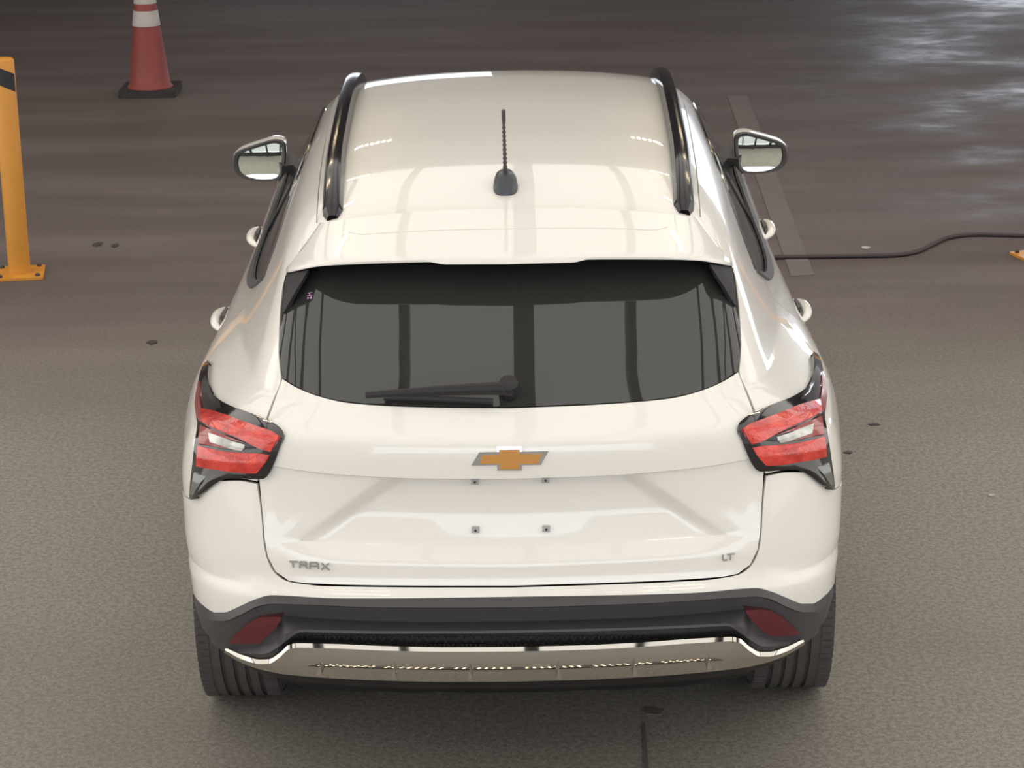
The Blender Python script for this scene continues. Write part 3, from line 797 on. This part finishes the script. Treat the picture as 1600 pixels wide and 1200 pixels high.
# ---- antenna
ab = px(790, 300, 0.0); ay, az = ab[1]+.03, ab[2]
A = MB(); rings = []
for k, (hz, wx, ly, yo) in enumerate([(-.012, .034, .050, 0), (.010, .034, .050, 0), (.028, .031, .044, .004), (.043, .024, .034, .010), (.050, .014, .020, .014)]):
    rings.append([(ab[0]+wx*math.copysign(abs(math.cos(t))**.7, math.cos(t)), ay+yo+ly*math.copysign(abs(math.sin(t))**.7, math.sin(t)), az+hz) for t in np.linspace(0, 2*math.pi, 28, endpoint=False)])
vs = [p for r in rings for p in r]; fs = [(i*28+j, i*28+(j+1) % 28, (i+1)*28+(j+1) % 28, (i+1)*28+j) for i in range(4) for j in range(28)]
fs += [tuple(range(28))[::-1], tuple(4*28+j for j in range(28))]
A.add(vs, fs); ant = A.build('antenna', mat('antenna_grey', (.055, .06, .07), .35), car)
mst = MB(); p0 = np.array([ab[0], ay+.0, az+.036]); p1 = np.array([ab[0]-.002, ay-.075, az+.235])
pts = [p0+(p1-p0)*t for t in np.linspace(0, 1, 60)]
rad = [.0065-.002*t+(.0012*math.sin(t*95) if .12 < t < .8 else 0)-(.0008 if .12 < t < .8 else 0) for t in np.linspace(0, 1, 60)]
for i, t in enumerate(np.linspace(0, 1, 60)):
    if t > .84: rad[i] = .0055
mst.tube(pts, rad, 10); mst.build('mast', BK, ant)

# ---- door mirrors
ML = [(362.5, 256), (364, 243), (372, 235), (388, 228.5), (410, 221.5), (430, 216.5), (441, 218), (447.5, 226), (448, 240), (446.5, 258), (443, 274), (434, 282.5), (415, 284), (390, 282), (374, 276), (366, 268)]
MY = 2.93
def at_y(u, v, y):
    d = ray(np.array([u], float), np.array([v], float))[0]; return CO+d*((y-CO[1])/d[1])
o2 = np.array([at_y(u, v, MY) for u, v in ML]); o2 = spl(np.concatenate([o2, o2[:1]]), 57)[:-1]; cm = o2.mean(0)
def ring(s, y): return np.array([cm+(p-cm)*s+np.array([0, y, 0]) for p in o2])
layers = [ring(.80, .004), ring(.84, -.006), ring(.93, -.010), ring(.985, 0), ring(1.0, .015), ring(.985, .06), ring(.90, .10), ring(.70, .14), ring(.40, .16), ring(.1, .165)]
n = 56
for sg in (-1, 1):
    def mk(Ls, name, material, parent, cap0=False, cap1=False):
        q = MB(); fs = [(i*n+j, i*n+(j+1) % n, (i+1)*n+(j+1) % n, (i+1)*n+j) for i in range(len(Ls)-1) for j in range(n)]
        if cap0: fs.append(tuple(range(n))[::-1])
        if cap1: fs.append(tuple((len(Ls)-1)*n+j for j in range(n)))
        q.add([(-sg*p[0], p[1], p[2]) for L_ in Ls for p in L_], fs); return q.build(name, material, parent)
    dm = mk(layers[3:], 'door_mirror', PA, car, False, True)
    dm['label'] = 'door mirror with white cap and black bezel'
    mk(layers[:4], 'bezel', BK, dm)
    tilt = math.radians(13.0); rings_ = [ring(k, 0) for k in (.86, .70, .52, .34, .16, .02)]
    for L_ in rings_:
        rr = ((L_-cm)**2).sum(1)
        L_[:, 1] = MY+.010+(L_[:, 2]-cm[2])*math.tan(tilt)+rr/(2*1.35)-.004
    gq = MB(); gq.add([(-sg*p[0], p[1], p[2]) for L_ in rings_ for p in L_], [(i*n+j, i*n+(j+1) % n, (i+1)*n+(j+1) % n, (i+1)*n+j) for i in range(5) for j in range(n)]+[tuple(5*n+j for j in range(n))])
    gq.build('mirror_glass', MT['mirror'], dm, angle=20)
    am = MB(); aP = cm+np.array([.06, .095, -.022]); bP = side(MY-.02, 1.055, -.02)
    am.bar((-sg*aP[0], aP[1], aP[2]), (-sg*bP[0], bP[1]+.02, bP[2]+.015), .075, .07); am.build('mirror_arm', BK, dm)

# ---- wiper
wp = [(802, 608), (780, 606), (740, 607.5), (690, 609.5), (640, 612.5), (600, 615), (571, 617)]
wpts = px(*spl(wp, 26).T, d=np.interp(np.linspace(0, 1, 26), [0, .15, 1], [.030, .045, .018]))
q = MB(); ws = np.interp(np.linspace(0, 1, 26), [0, .1, .4, 1], [.020, .019, .016, .009])
vs = []
for k in range(26):
    for a_, b_ in ((-1, -.6), (-.7, .6), (.2, .9), (1, .2), (.9, -.7)):
        vs.append(wpts[k]+np.array([0, -.35*b_*ws[k]*.8+.7*a_*ws[k]*.5, a_*ws[k]*.62+b_*ws[k]*.5]))
fs = [(i*5+j, i*5+(j+1) % 5, (i+1)*5+(j+1) % 5, (i+1)*5+j) for i in range(25) for j in range(5)]+[tuple(range(5)), tuple(25*5+j for j in range(5))[::-1]]
q.add(vs, fs); wiper = q.build('rear_wiper', BD, car, angle=30)
bl = px(*spl([(600, 621), (650, 622), (700, 624), (770, 627)], 16).T, d=.010)
q = MB(); q.tube(bl, .008, 8); q.build('wiper_blade', BD, wiper)
q = MB(); pc = px(795, 609, .012); ax = grad(skin, pc[None])[0]; ax /= np.linalg.norm(ax)
q.tube([pc-ax*.02, pc+ax*.028, pc+ax*.036], [.026, .024, .016], 20); q.build('wiper_pivot', BD, wiper)

# ---- badge, lettering, plate screws on the tailgate
def plaque(name, pts, d0, d1, material, parent, inset=0.0):
    a = np.array(pts, float); top_ = px(a[:, 0], a[:, 1], d1); bot = px(a[:, 0], a[:, 1], d0)
    if inset: c = a.mean(0); a2 = a+(c-a)/np.linalg.norm(c-a, axis=1, keepdims=True)*inset; top_ = px(a2[:, 0], a2[:, 1], d1)
    n = len(pts); q = MB()
    q.add(list(bot)+list(top_), [tuple(range(n))[::-1], tuple(range(n, 2*n))]+[(i, (i+1) % n, n+(i+1) % n, n+i) for i in range(n)])
    o = q.build(name, material, parent, smooth=False); return o
def Q(X, Y): return (600+X/4, 620+Y/4)
bow = [Q(*p) for p in [(545, 430), (595, 347), (705, 345), (705, 309), (862, 309), (862, 344), (1028, 340), (980, 426), (862, 428), (862, 461), (708, 461), (708, 428)]]
badge = plaque('badge', bow, -.004, .006, MT['chrome'], tailgate)
gold = [Q(*p) for p in [(598, 420), (614, 368), (720, 362), (720, 334), (848, 334), (848, 361), (985, 360), (962, 419), (846, 421), (846, 453), (722, 453), (722, 421)]]
plaque('badge_fill', gold, .002, .009, MT['gold'], tailgate)
def stroke_letters(name, strokes, d, w):
    q = MB()
    for (a, b_) in strokes:
        a, b_ = np.array(a, float), np.array(b_, float); t = (b_-a)/np.linalg.norm(b_-a); nn = np.array([-t[1], t[0]])*w/2
        c = np.array([a-nn, b_-nn, b_+nn, a+nn]); hi = px(c[:, 0], c[:, 1], d); lo = px(c[:, 0], c[:, 1], -.003)
        q.add(list(lo)+list(hi), [(3,2,1,0), (4,5,6,7), (0,1,5,4), (1,2,6,5), (2,3,7,6), (3,0,4,7)])
    return q.build(name, MT['chrome'], tailgate, smooth=False)
def T3(X, Y): return (250+X/4, 820+Y/4)
S = lambda *p: [(T3(*p[i]), T3(*p[i+1])) for i in range(len(p)-1)]
stroke_letters('model_lettering', S((808, 229), (862, 231)) + S((828, 231), (833, 268)) +
   S((875, 271), (874, 232), (912, 233), (920, 250), (880, 252)) + S((905, 253), (922, 273)) +
   S((938, 276), (938, 236), (985, 238), (990, 278)) + S((938, 258), (988, 260)) +
   S((1008, 240), (1060, 284)) + S((1058, 241), (1008, 281)), .006, 2.7)
def T4(X, Y): return (1000+X/4, 820+Y/4)
S = lambda *p: [(T4(*p[i]), T4(*p[i+1])) for i in range(len(p)-1)]
stroke_letters('trim_lettering', S((518, 186), (518, 222), (545, 219)) + S((545, 186), (590, 181)) + S((566, 184), (567, 221)), .006, 2.4)
clip_m = mat('nylon_clip', (.42, .42, .40), .5)
for (u, v) in ((742, 752.5), (852.5, 750), (743, 828), (853.5, 826.5)):
    cl_ = plaque('plate_clip', [(u-6, v-5), (u+6, v-5), (u+6, v+5), (u-6, v+5)], -.06, -.030 if v < 800 else -.024, clip_m, tailgate)
    ctr = px(u, v+1, -.030 if v < 800 else -.024)
    q = MB(); q.tube([ctr+[0, .006, 0], ctr+[0, -.002, 0]], .003, 8); q.build('clip_screw', BD, car)
mk_ = [((481, 458), (488, 457)), ((480, 462), (488, 461)), ((484, 457), (484, 462)), ((480, 466), (487, 465)), ((481, 464), (481, 467)), ((486, 463), (486, 467))]
q = MB()
for a, b_ in mk_: q.bar(px(a[0], a[1], .0015), px(b_[0], b_[1], .0015), .0022, .001)
q.build('pink_reflection_strokes', MT['pink'], rear_window, smooth=False)  # pink reflection in the glass, painted as small strokes

# ---- wheels
def wheel(yc, sg):
    xo, wd, Rr = .890, .225, .351
    prof = [(.225, -.085), (.262, -.102), (.300, -.1125), (.325, -.110), (.340, -.100), (.347, -.088)]
    gx = [-.062, -.028, .004, .038]
    for g in gx: prof += [(.350, g-.006), (.342, g-.0045), (.342, g+.0045), (.350, g+.006)]
    prof += [(.347, .088), (.340, .100), (.325, .110), (.300, .1125), (.262, .102), (.225, .085)]
    q = MB(); q.lathe(prof, 96, 'x')
    root = q.build('tyre', MT['rubber'], None, angle=28)
    s = MB()
    for k in range(90):
        a = 2*math.pi*k/90
        for x0, x1 in ((-.106, -.071), (.071, .106)):
            r0 = .3505; c = np.array([0, math.cos(a), math.sin(a)]); tt = np.array([0, -math.sin(a), math.cos(a)])
            e0 = c*r0+tt*.0085; e1 = c*r0-tt*.0085
            s.add([e0+[x0, 0, 0], e1+[x0, 0, 0], e1+[x1, 0, 0], e0+[x1, 0, 0], e0*.965+[x0, 0, 0], e1*.965+[x0, 0, 0], e1*.98+[x1, 0, 0], e0*.98+[x1, 0, 0]], [(0,1,2,3), (0,4,5,1), (1,5,6,2), (2,6,7,3), (3,7,4,0)])
    sb = s.build('tread_blocks', MT['rubber'], root, smooth=False); sb['kind'] = 'stuff'
    r_ = MB(); r_.lathe([(.0, .070), (.05, .072), (.055, .05), (.21, .062), (.222, .085), (.232, .088), (.232, .07), (.215, .05), (.21, -.08), (.23, -.088)], 60, 'x')
    r_.build('rim', MT['rim'], root)
    for k in range(5):
        a = 2*math.pi*k/5; sp = MB(); sp.bar((.072, .04*math.cos(a), .04*math.sin(a)), (.078, .215*math.cos(a), .215*math.sin(a)), .05, .025, (1, 0, 0)); sp.build('spoke', MT['rim'], root, smooth=False)
    root.parent = car
    root.location = (sg*(xo-wd/2), yc-1.9, Rr)
    root.rotation_euler = (0, 0, 0 if sg > 0 else math.pi)
    return root
_link1 = link; link = _link0
for yc in (YR, YF):
    for sg in (-1, 1): wheel(yc, sg)

# ------------------------------------------------------------------ other things
# traffic cone
cp = unproject_z(232, 150); cone = empty('traffic_cone', (cp[0], cp[1]+.10, 0), 'faded orange traffic cone with white collars on black base', 'traffic cone')
q = MB()
def rsq(h, r): return [(h*sx+r*math.cos(t)*1-(r*sx), h*sy+r*math.sin(t)-(r*sy)) for sx, sy, a0 in ((1, 1, 0), (-1, 1, 90), (-1, -1, 180), (1, -1, 270)) for t in np.radians(np.linspace(a0, a0+90, 5))]
q.prism(rsq(.185, .03), 0, .045); q.build('base', MT['cone_base'], cone, smooth=False)
def cr_(z): return .135-(z-.045)*.118
q = MB(); q.lathe([(.150, .043), (.140, .055)]+[(cr_(z), z) for z in (.07, .3, .55, .75, .9)]+[(.02, .915), (0, .915)], 40); q.build('cone_body', MT['cone'], cone)
for z0, z1 in ((.445, .545), (.588, .74)):
    q = MB(); q.lathe([(cr_(z0)+.001, z0), (cr_(z0)+.0035, z0+.003), (cr_(z1)+.0035, z1-.003), (cr_(z1)+.001, z1)], 40); q.build('collar', MT['cone_white'], cone)

# bollards
def bollard(loc, label, rz):
    b = empty('bollard', loc, label, 'bollard', None, rz); r = .052; H = 1.04
    q = MB(); q.lathe([(r, .008), (r, H-.012), (r-.004, H-.003), (r-.012, H), (0, H)], 36); q.build('post', MT['yellow'], b)
    q = MB(); q.prism(rsq(.115, .006), 0.001, .014); pl = q.build('base_plate', MT['yellow'], b, smooth=False)
    for sx in (-1, 1):
        for sy in (-1, 1):
            q = MB(); q.lathe([(.012, .012), (.012, .022), (.008, .026), (0, .026)], 6); o = q.build('anchor_bolt', MT['steel'], pl, smooth=False); o.location = (sx*.088, sy*.088, 0)
    q = MB(); m = 24; vs, fs = [], []
    for k in range(m+1):
        t = k/m; a = math.radians(-210+190*t)
        zc = H-.115+.085*(1-t)-.0
        for dz in (-.042, .042):
            vs.append(((r+.0012)*math.cos(a), (r+.0012)*math.sin(a), zc+dz))
    fs = [(2*k, 2*k+2, 2*k+3, 2*k+1) for k in range(m)]
    q.add(vs, fs); q.build('tape_stripe', MT['tape'], b)
    return b
bp_ = unproject_z(30, 431)
bollard((bp_[0], bp_[1]+.02, 0), 'yellow steel bollard with black tape stripe at left edge', math.radians(8))
bq_ = unproject_z(1587, 406)
bollard((bq_[0]+.135, bq_[1]+.03, 0), 'yellow bollard base plate corner at right edge of the picture', math.radians(20))

# hose on the floor
hp = [(1100, 404), (1208, 402), (1300, 400.5), (1390, 399), (1425, 395), (1455, 383), (1485, 370.5), (1520, 366.5), (1600, 368), (1720, 372)]
g = np.array([unproject_z(u, v, .011) for u, v in hp]); g[:, 2] = .0115
q = MB(); q.tube(spl(g, 80), .011, 10)
tag(q.build('hose', MT['hose']), 'thin black hose lying across the floor right of the car', 'hose')
# scraps
def scrap(u, v, label, w, h, m, name, seed):
    p = unproject_z(u, v); r = np.random.RandomState(seed); q = MB()
    pts = [(w*(.7+.4*r.rand())*math.cos(a), h*(.7+.4*r.rand())*math.sin(a)) for a in np.linspace(0, 2*math.pi, 9, endpoint=False)]
    q.prism(pts, .001, .006); o = q.build(name, m, smooth=False); o.location = (p[0], p[1], 0); tag(o, label, 'litter')
scrap(1352, 388, 'pale paper scrap lying on floor beyond the hose', .028, .02, MT['scrap'], 'paper_scrap', 3)
scrap(1549, 775, 'tiny pale leaf on asphalt at the right of car', .012, .010, MT['scrap'], 'leaf', 4)

# ceiling lights: bars carrying rows of small LEDs
led = bpy.data.materials.new('led'); led.use_nodes = True
b_ = led.node_tree.nodes['Principled BSDF']; b_.inputs['Emission Color'].default_value = (1, .80, .52, 1); b_.inputs['Emission Strength'].default_value = 60
def dome():
    q = MB(); q.lathe([(.024, 0), (.021, -.011), (.013, -.019), (0, -.021)], 10); return q.mesh('led_dot')
dm_ = dome(); dm_.materials.append(led)
hb = MB(); hb.box((-.42, -.10, 0), (.42, .10, .07)); hme = hb.mesh('light_housing'); hme.materials.append(MT['steel'])
k = 0
for y in (-5.2, 4.6, 7.6, 12.5):
    for x in (-1.9, 1.9):
        z = CEIL-.30 if y < 8 else CEIL-.14
        side_w = {-4.6: 'far left', -1.9: 'left of centre', 1.9: 'right of centre', 4.6: 'far right'}[x]
        where = {-5.2: 'behind the camera', 4.6: 'just ahead of the car', 7.6: 'past the canopy edge', 12.5: 'over the deep bay'}[y]
        r = empty('ceiling_light', (x, y, z), 'bar of small warm lamps on the ceiling, %s, %s' % (side_w, where), 'ceiling light', 'ceiling light bars')
        o = bpy.data.objects.new('housing', hme); col.objects.link(o); o.parent = r
        for j in range(9):
            for yy in (-.05, .05):
                d = bpy.data.objects.new('lamp_dot', dm_); col.objects.link(d); d.parent = r; d.location = (-.36+.09*j, yy, 0)
for o in bpy.data.objects:
    if o.type == 'EMPTY': o.hide_render = False

# low strip of small lamps on the floor behind the car (seen mirrored in the skid plate)
fs_ = empty('floor_light_strip', (0, -.81, 0), 'low strip of small warm lamps on the floor behind the bumper', 'light strip')
q = MB(); q.box((-.80, -.06, 0.001), (.80, .06, .022)); q.build('strip_body', MT['steel'], fs_, smooth=False)
q = MB()
for j in range(52):
    for yy in (-.03, .03):
        x0 = -.77+j*.030
        if j % 9 == 8: continue
        q.add([(x0+.006*math.cos(a), yy+.006*math.sin(a), .0235) for a in np.linspace(0, 2*math.pi, 8, endpoint=False)], [tuple(range(8))])
led2 = led.copy(); led2.node_tree.nodes['Principled BSDF'].inputs['Emission Strength'].default_value = 7
tag(q.build('lamp_dots', led2, fs_, smooth=False), kind='stuff')
